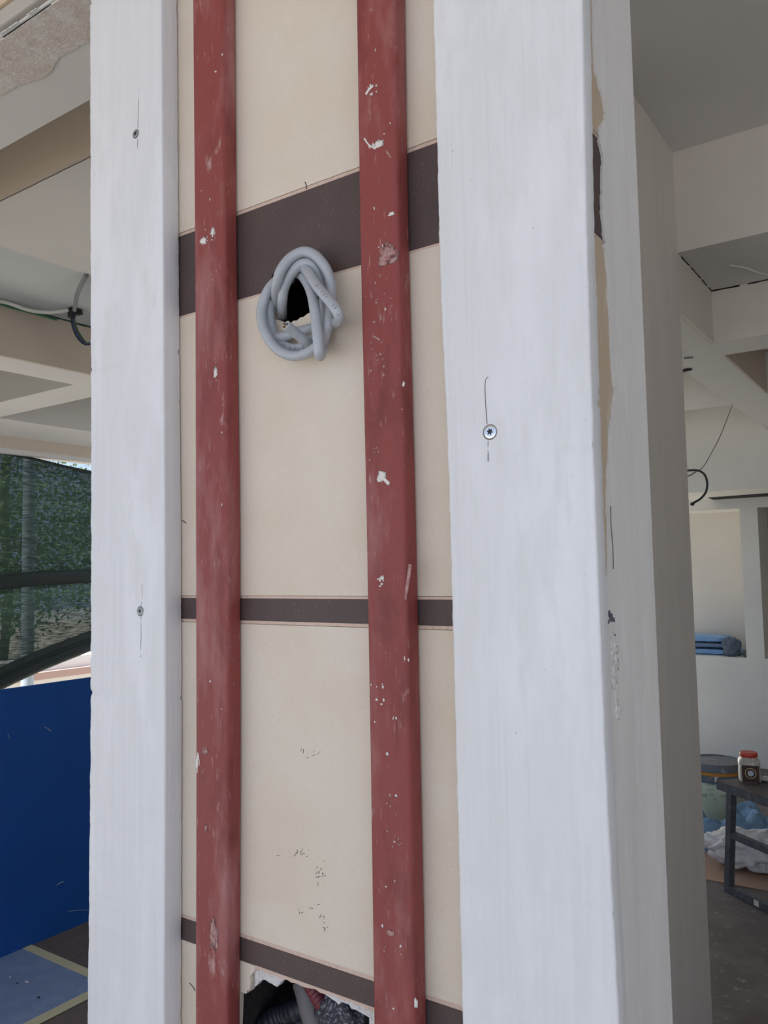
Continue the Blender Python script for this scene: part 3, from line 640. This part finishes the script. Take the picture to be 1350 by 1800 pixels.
for x, y, s_, m in ((47, 1726, .011, splat), (68, 1753, .008, wire_black), (18, 1718, .006, splat), (30, 1728, .005, wire_black)):
    q = at(x, y, 'Z', FZ+.009); blob('debris', q, (s_, s_*.6, .003), m, sh, .4, 3, x, 2)

# shade net
def netpt(x, y): q = at(x, y, 'X', -5.56); return (q.y, q.z)
net = thing('shade_net', 'dark green shade net hanging between the posts', 'net', (-5.56, 3, .8))
(ya, za), (yb, zb) = netpt(0, 794), netpt(162, 828)
(yf, zf), (yg, zg) = netpt(0, 1025), netpt(162, 1010)
(yh, zh), (yi, zi) = netpt(0, 1208), netpt(162, 1135)
lin = lambda y, y0, z0, y1, z1: z0+(z1-z0)*(y-y0)/(y1-y0)
def nettop(y): return min(2.41, lin(y, ya, za, yb, zb))
def netfold(y): return lin(y, yf, zf, yg, zg)
def nethem(y): return max(.45, lin(y, yh, zh, yi, zi))
for nm, zt_, zb_, b0 in (('upper_net', nettop, netfold, 0), ('lower_net', netfold, nethem, 1)):
    V, Fc = [], []; NY, NZ = 60, 40
    for j in range(NZ+1):
        for i in range(NY+1):
            y = 1.7+1.95*i/NY; t = j/NZ; z = zt_(y)*(1-t)+zb_(y)*t
            bulge = .10*math.sin(math.pi*t)*(1 if b0 else .5)+.018*noise.noise(Vector((y*.8, z*9, b0*5)))+.010*noise.noise(Vector((y*2, z*24+y*3, 3)))
            V.append((-5.56-bulge, y, z))
    for j in range(NZ):
        for i in range(NY): a = j*(NY+1)+i; Fc.append([a, a+1, a+NY+2, a+NY+1])
    mesh(nm, V, Fc, netm, net, True)
def netroll(nm, zf_, r, dx=0):
    tube(nm, [(-5.555+dx, y, zf_(y)+.01*math.sin(y*5)) for y in [1.7+.15*i for i in range(14)]], r, netdark, net, 12, 3)
netroll('rolled_fold', netfold, .055)
for k, (dz, r) in enumerate(((.075, .042), (.03, .05), (.11, .03))): netroll('hem_fold', lambda y, dz=dz: nethem(y)+dz, r, .01*k)
netroll('top_cord', lambda y: nettop(y)-.012, .010)
# posts that carry it
for y in (1.62, 3.73):
    p = thing('steel_post', 'dark post holding the shade net, ' + ('near end' if y < 3 else 'far end'), 'post', (-5.56, y, FZ)); box('post_shaft', -5.60, -5.52, y-.04, y+.04, FZ, 2.376, steel_dark, p, .004); box('base_plate', -5.66, -5.5, y-.08, y+.08, FZ, FZ+.012, steel_dark, p)

# outdoors beyond the net
gw = thing('garden_wall', 'low white garden wall with pink coping beyond the net', 'wall', (-8.2, 4, FZ-.13))
box('wall_body', -8.3, -8.0, -3, 12, FZ-.13, .40, gwall, gw); box('coping', -8.34, -7.96, -3, 12, .40, .475, gpink, gw); box('upper_wall', -8.3, -8.05, -3, 12, .475, .60, gwall, gw)
po = thing('pale_pole', 'pale blue-grey pole standing behind the shade net', 'pole', (-7.4, 3.9, FZ-.13))
q = at(50, 1000, 'X', -7.4); tube('pole_shaft', [(-7.4, q.y, FZ-.13), (-7.4, q.y, 1.4), (-7.4, q.y, 3.4)], .06, polem, po, 16, 4); lathe('pole_cap', (-7.4, q.y, 3.4), [(.065, 0), (.065, .03), (.02, .06)], polem, po, 20)
def tree(label, x, y, h, r, seed):
    t = thing('garden_tree', label, 'tree', (x, y, FZ-.13), 'trees behind the shade net'); rnd = random.Random(seed)
    tube('trunk', [(x, y, FZ-.13), (x+.1, y+.05, h*.3), (x-.05, y, h*.6), (x, y, h*.9)], .10, barkm, t, 10, 5)
    V, Fc = [], []
    for i in range(6000):
        d = Vector((rnd.gauss(0, 1), rnd.gauss(0, 1), rnd.gauss(0, 1))).normalized(); rr = (.55+.45*rnd.random())*(1+.35*noise.noise(d*2.5+Vector((seed, 0, 0))))
        c = Vector((x+d.x*r*rr, y+d.y*r*rr, h*.55+d.z*h*.52*rr))
        a = Vector((rnd.gauss(0, 1), rnd.gauss(0, 1), rnd.gauss(0, 1))).normalized(); b = a.orthogonal().normalized(); s = rnd.uniform(.03, .07)
        o0 = len(V); V += [c-a*s, c+b*s*.45, c+a*s, c-b*s*.45]; Fc.append([o0, o0+1, o0+2, o0+3])
    me = bpy.data.meshes.new('foliage'); me.from_pydata([tuple(v) for v in V], [], Fc); link('foliage', me, leafm, t)
tree('leafy green tree seen through the left of the net', -12.5, 5.6, 3.4, 1.9, 3)
tree('leafy green tree seen through the right of the net', -12.6, 9.9, 3.6, 2.0, 5)
tree('leafy tree furthest back behind the net', -17.5, 9.6, 4.6, 2.6, 9)

# loose wires under the left coffer
wx = -3.30
W = lambda x, y, d=wx: at(x, y, 'X', d)
lw = thing('ceiling_wires', 'loose wires with a black connector hanging from the left coffer', 'wires', W(130, 548))
tube('grey_cable', [at(152, 483, 'Z', PAN-.004), at(143, 500, 'Z', PAN-.022), at(135, 520, 'Z', PAN-.035), at(131, 545, 'Z', PAN-.05)], .0095, wire_grey, lw, 10, 6)
tube('white_cable', [W(-6, 529, -3.44), W(15, 533, -3.42), W(50, 545, -3.38), W(80, 549, -3.35), W(105, 548, -3.32), W(120, 545)], .0085, wire_white, lw, 10, 6)
cn = lathe('connector', W(126, 552), [(.006, -.02), (.018, -.016), (.018, .016), (.006, .02)], wire_black, lw, 16)
bar('connector_block', W(124, 547), W(141, 548), .032, .034, wire_black, lw)
for k, m in enumerate((wire_black, wire_blue, wire_brown, wire_green)):
    tube('loose_wire', [W(126+k, 553), W(126+2*k, 566), W(129+2.5*k, 580), W(136+2.4*k, 594-k), W(146+1.5*k, 604-k), W(155, 606-k), W(168, 602-k)], .0036, m, lw, 8, 6)
tube('green_cable', [W(-6, 532, -3.46), W(30, 543, -3.45), W(65, 552, -3.44), W(100, 562, -3.45)], .006, wire_green, lw, 8, 6)

# ================================================================== right background
# wire coil hanging on a string
Wr = lambda x, y, Y=5.0: at(x, y, 'Y', Y)
cw = thing('hanging_wire', 'thin wire with a dark coil hanging from the right ceiling', 'wire', Wr(1228, 828))
tube('string', [at(1287, 712, 'Z', SOF+.2), Wr(1268, 762), Wr(1250, 797), Wr(1238, 818), Wr(1228, 828)], .003, wire_grey, cw, 6, 6)
tube('coil', [Wr(1196, 829), Wr(1210, 827), Wr(1226, 827), Wr(1238, 834), Wr(1243, 848), Wr(1241, 864), Wr(1232, 876), Wr(1219, 884)], .0075, wire_black, cw, 8, 8)
tube('coil', [Wr(1198, 838), Wr(1212, 836), Wr(1222, 830), Wr(1230, 827), Wr(1240, 838), Wr(1244, 855)], .0055, wire_grey, cw, 8, 8)
blob('wire_tip', Wr(1217, 886), (.016, .012, .012), wire_black, cw, .3, 3, 2, 2)
sw = thing('slack_wire', 'pale slack wire across the dark ceiling panel', 'wire', at(1300, 470, 'Z', PAN-.006))
tube('wire_length', [at(1283, 466, 'Z', PAN-.006), at(1310, 471, 'Z', PAN-.02), at(1335, 480, 'Z', PAN-.03), at(1370, 486, 'Z', PAN-.02)], .0035, wire_white, sw, 8, 6)
for (x0, y0, x1, y1, m) in ((1197, 653, 1213, 649, black), (1202, 630, 1218, 629, wire_grey)):
    a, b = at(x0, y0, 'Z', SOF-.004), at(x1, y1, 'Z', SOF-.004); bar('ceiling_slot', a, b, .035 if m is black else .008, .006, m, ceil)

# bench
SCL = 1.75/1.5; bz = 1.5-(1.5-.493)*SCL; P0 = Vector((-.940*SCL, (3.42+.6)*SCL-.6, bz)); dx = Vector((.797, -.603, 0)); dn = Vector((.603, .797, 0))
be = thing('steel_bench', 'dark grey steel bench near the back wall', 'bench', (-.9, 4.1, FZ))
def slab(name, s0, s1, n0, n1, z0, z1, m, parent):
    V = [P0+dx*s+dn*n+Vector((0, 0, z-bz)) for z in (z0, z1) for s, n in ((s0, n0), (s1, n0), (s1, n1), (s0, n1))]
    return mesh(name, V, [[0, 1, 2, 3], [4, 5, 6, 7], [0, 1, 5, 4], [1, 2, 6, 5], [2, 3, 7, 6], [3, 0, 4, 7]], m, parent)
slab('bench_top', 0, 1.3, 0, .42, bz-.038, bz, steel_wood, be)
slab('top_rail', 0, 1.3, -.004, .02, bz-.045, bz-.002, steel_dark, be)
def PB(s, n, z): return P0+dx*s+dn*n+Vector((0, 0, z-bz))
for s in (.085, 1.2):
    for n in (.02, .38):
        o_ = -.055 if s < .5 else .055
        bar('leg', PB(s, n, bz-.038), PB(s+o_, n, FZ+(.0065 if n > .2 and s < .5 else 0)), .036, .036, steel_dark, be, dx)
bar('stretcher', PB(.06, .02, FZ+.31), PB(1.25, .02, FZ+.31), .03, .034, steel_dark, be)
fr = bar('stretcher', PB(.03, .02, FZ+.022), PB(1.25, .02, FZ+.022), .034, .036, steel_dark, be)
q = at(1317, 1588, 'Z', FZ+.03); s_ = (Vector((q.x, q.y, 0))-Vector((P0.x, P0.y, 0))).dot(dx)
slab('tag_sticker', s_-.016, s_+.016, .0005, .0028, FZ+.010, FZ+.038, tagm, fr)
# jar on the bench
jc = PB(.10, .18, bz); q = at(1318, 1373, 'Z', bz); jc = Vector((q.x, q.y, bz))
ja = thing('cream_jar', 'cream jar with red lid and brown label on the bench', 'jar', jc)
lathe('jar_body', jc, [(0.0467, 0.0000), (0.0537, 0.0070), (0.0537, 0.0467), (0.0519, 0.0700), (0.0537, 0.0992), (0.0513, 0.1143), (0.0397, 0.1260), (0.0397, 0.1307)], jarw, ja, 40, True, 5, .3)
lathe('lid', jc+Vector((0, 0, .1307)), [(0.0432, 0.0000), (0.0455, 0.0035), (0.0455, 0.0187), (0.0420, 0.0233)], redlid, ja, 32)
vd = (EYE-jc); vd.z = 0; vd.normalize(); sd = Vector((-vd.y, vd.x, 0))
def lab(nm, w_, z0, z1, m, off, parent, round_=False, rin=0, cx=.006):
    n = 20; V = []
    if round_:
        for i in range(n):
            th = 2*math.pi*i/n; V.append((cx+w_*math.cos(th), z0+w_*math.sin(th)))
    else: V = [(cx-w_, z0), (cx+w_, z0), (cx+w_, z1), (cx-w_, z1)]
    pf = lambda u, z, o: jc+sd*u+vd*(.052+o)+Vector((0, 0, z))
    return prism(nm, [(pf(u, z, off), pf(u, z, off-.004)) for u, z in V], m, parent)
lb = lab('label', .042, .006, .094, jarlab, .0045, ja)
lab('label_mark', .028, .054, 0, gold, .0055, lb, True); lab('label_mark', .0235, .054, 0, wire_black, .0062, lb, True); lab('label_mark', .015, .054, 0, palelab, .0068, lb, True)
# small scrap right of the jar
q = at(1347, 1374, 'Z', bz); o = blob('paper_scrap', (q.x, q.y, bz+.013), (.03, .02, .014), bagm, None, .4, 3, 8, 3, .1); tag(o, 'small crumpled white scrap on the bench beside the jar', 'scrap')
# bucket
bc = Vector((-1.170*SCL, 4.99*SCL-.6, FZ)); bk = thing('paint_bucket', 'pale green paint bucket with grey lid and orange band', 'bucket', bc)
lathe('bucket_body', bc, [(0.1377, 0.0000), (0.1423, 0.0047), (0.1610, 0.3710)], paleg, bk, 48)
lathe('upper_band', bc, [(0.1628, 0.3057), (0.1662, 0.3103), (0.1662, 0.3547), (0.1622, 0.3593)], lidgrey, bk, 48)
lathe('orange_ring', bc, [(0.1633, 0.3547), (0.1709, 0.3582), (0.1709, 0.3757), (0.1633, 0.3792)], orange, bk, 48)
lathe('lid', bc, [(0.1645, 0.3757), (0.1738, 0.3803), (0.1738, 0.4223), (0.1680, 0.4293), (0.1610, 0.4293), (0.1575, 0.4212), (0.0233, 0.4212)], lidgrey, bk, 48)
def bucket_mark(px_, py_, w_, h_, m, nm):
    P = []
    for sx, sy in ((-1, -1), (1, -1), (1, 1), (-1, 1)):
        d = rt*(px_+sx*w_-675)+up*(900-(py_+sy*h_))+fw*F; e = Vector((EYE.x-bc.x, EYE.y-bc.y)); R_ = .1685
        a = d.x**2+d.y**2; b = 2*(e.x*d.x+e.y*d.y); c = e.x**2+e.y**2-R_**2; t = (-b-math.sqrt(max(0, b*b-4*a*c)))/(2*a)
        p = EYE+d*t; P.append((p, Vector((p.x+(bc.x-p.x)*.05, p.y+(bc.y-p.y)*.05, p.z))))
    prism(nm, P, m, bk)
for x, y, w_, h_ in ((1237, 1398, 3, 3), (1249, 1397, 3, 2), (1257, 1404, 3, 1), (1273, 1400, 6, 2), (1248, 1388, 6, .6), (1250, 1380, 7, .6)): bucket_mark(x, y, w_, h_, mat('bucket_print', (.42, .47, .34), .6), 'printed_mark')
for x, y, w_, h_ in ((1258, 1364, 2, 11), (1262, 1361, 1, 7), (1254, 1360, .8, 5)): bucket_mark(x, y, w_, h_, splat, 'paint_drip')
for i in range(9): bucket_mark(1246+i*5.5, 1364, 1.5, 2.2, mat('gold_lettering', (.45, .25, .08), .6), 'printed_mark')

# crumpled blue sheet behind the bench
def crumple(name, x0, x1, y0, y1, hmax, m, label, cat, seed, edge=.25, n=60, thing_parts=None):
    V, Fc = [], []
    for j in range(n+1):
        for i in range(n+1):
            u, v = i/n, j/n; x = x0+(x1-x0)*u+.05*noise.noise(Vector((v*4, seed, 0))); y = y0+(y1-y0)*v+.05*noise.noise(Vector((u*4, seed, 5)))
            e = min(1, min(u, 1-u, v, 1-v)/edge); e = e*e*(3-2*e)
            V.append((x, y, FZ+.004+e*hmax*(.55+.6*noise.noise(Vector((x*5, y*5, seed)))+.35*noise.noise(Vector((x*14, y*14, seed+2))))))
    for j in range(n):
        for i in range(n): a = j*(n+1)+i; Fc.append([a, a+1, a+n+2, a+n+1])
    o = mesh(name, V, Fc, m, None, True); return tag(o, label, cat)
crumple('blue_sheet', -1.95, -.55, 4.66, 5.04, .32, bluecloth, 'crumpled light blue plastic sheet on the floor before the bucket', 'sheet', 2, .14)
# cardboard
o = prism_xy('cardboard_sheet', [(-1.52, 4.33), (-1.19, 4.19), (-.62, 4.20), (-.45, 4.52), (-1.35, 4.64)], FZ+.001, FZ+.006, cardm); tag(o, 'flat brown cardboard lying on the floor under the plastic bag', 'cardboard')
# plastic bag
q = at(1295, 1497, 'Y', 4.40)
bag = blob('plastic_bag', (q.x+.05, 4.47, FZ+.116), (.225, .10, .105), bagm, None, .42, 2.0, 5, 5, .06); tag(bag, 'crumpled white plastic bag on the cardboard', 'bag')
# packs on the ledge
xe = at(1280, 1130, 'Y', YB).x
for k, (x0, x1, dz, h, m, lab_) in enumerate(((-.50, .06, 0, .058, bluepack, 'blue plastic pack at the bottom of the ledge pile'), (-.52, .01, .060, .050, mat('blue_grey_pack', (.16, .23, .33), .4, bump=[((40, 40, 40), 3, .006)]), 'dull blue-grey pack in the middle of the ledge pile'), (-.51, -.05, .108, .070, bluepack, 'bright blue plastic pack at the top of the ledge pile'))):
    bm = bmesh.new(); bmesh.ops.create_icosphere(bm, subdivisions=4, radius=1); sx, sy = (x1-x0)/2, .125
    for v in bm.verts:
        d = v.co.normalized(); q = 1/(abs(d.x)**7+abs(d.y)**7+abs(d.z)**4)**(1/6); n_ = noise.noise(d*3+Vector((k*3, 0, 0)))+.6*noise.noise(d*8+Vector((0, k, 2)))
        v.co = Vector((xe+(x0+x1)/2+d.x*q*sx*(1+.05*n_), YB+.235+d.y*q*sy*(1+.05*n_), d.z*q*(1+.15*n_)+.10*noise.noise(Vector((d.x*5, d.y*3, k)))))
    lo, hi = min(v.co.z for v in bm.verts), max(v.co.z for v in bm.verts)
    for v in bm.verts: v.co.z = zL+dz+(v.co.z-lo)/(hi-lo)*h
    me = bpy.data.meshes.new('plastic_pack'); bm.to_mesh(me); bm.free(); o = link('plastic_pack', me, m, None, True); tag(o, lab_, 'pack', 'packs on the wall ledge')
o = blob('dark_bag', (xe+.015, YB+.052, zL+.082), (.080, .036, .082), greypack, None, .28, 2, 3, 4, .05); tag(o, 'dark grey crumpled bag leaning on the right end of the blue packs', 'bag')
o = blob('rag', (xe+.128, YB+.10, zL+.026), (.030, .05, .028), mat('rag_grey', (.20, .19, .17), .8, bump=[((60, 60, 60), 3, .006)]), None, .45, 3, 6, 4, .2); tag(o, 'small grey rag on the ledge beside the blue packs', 'rag')
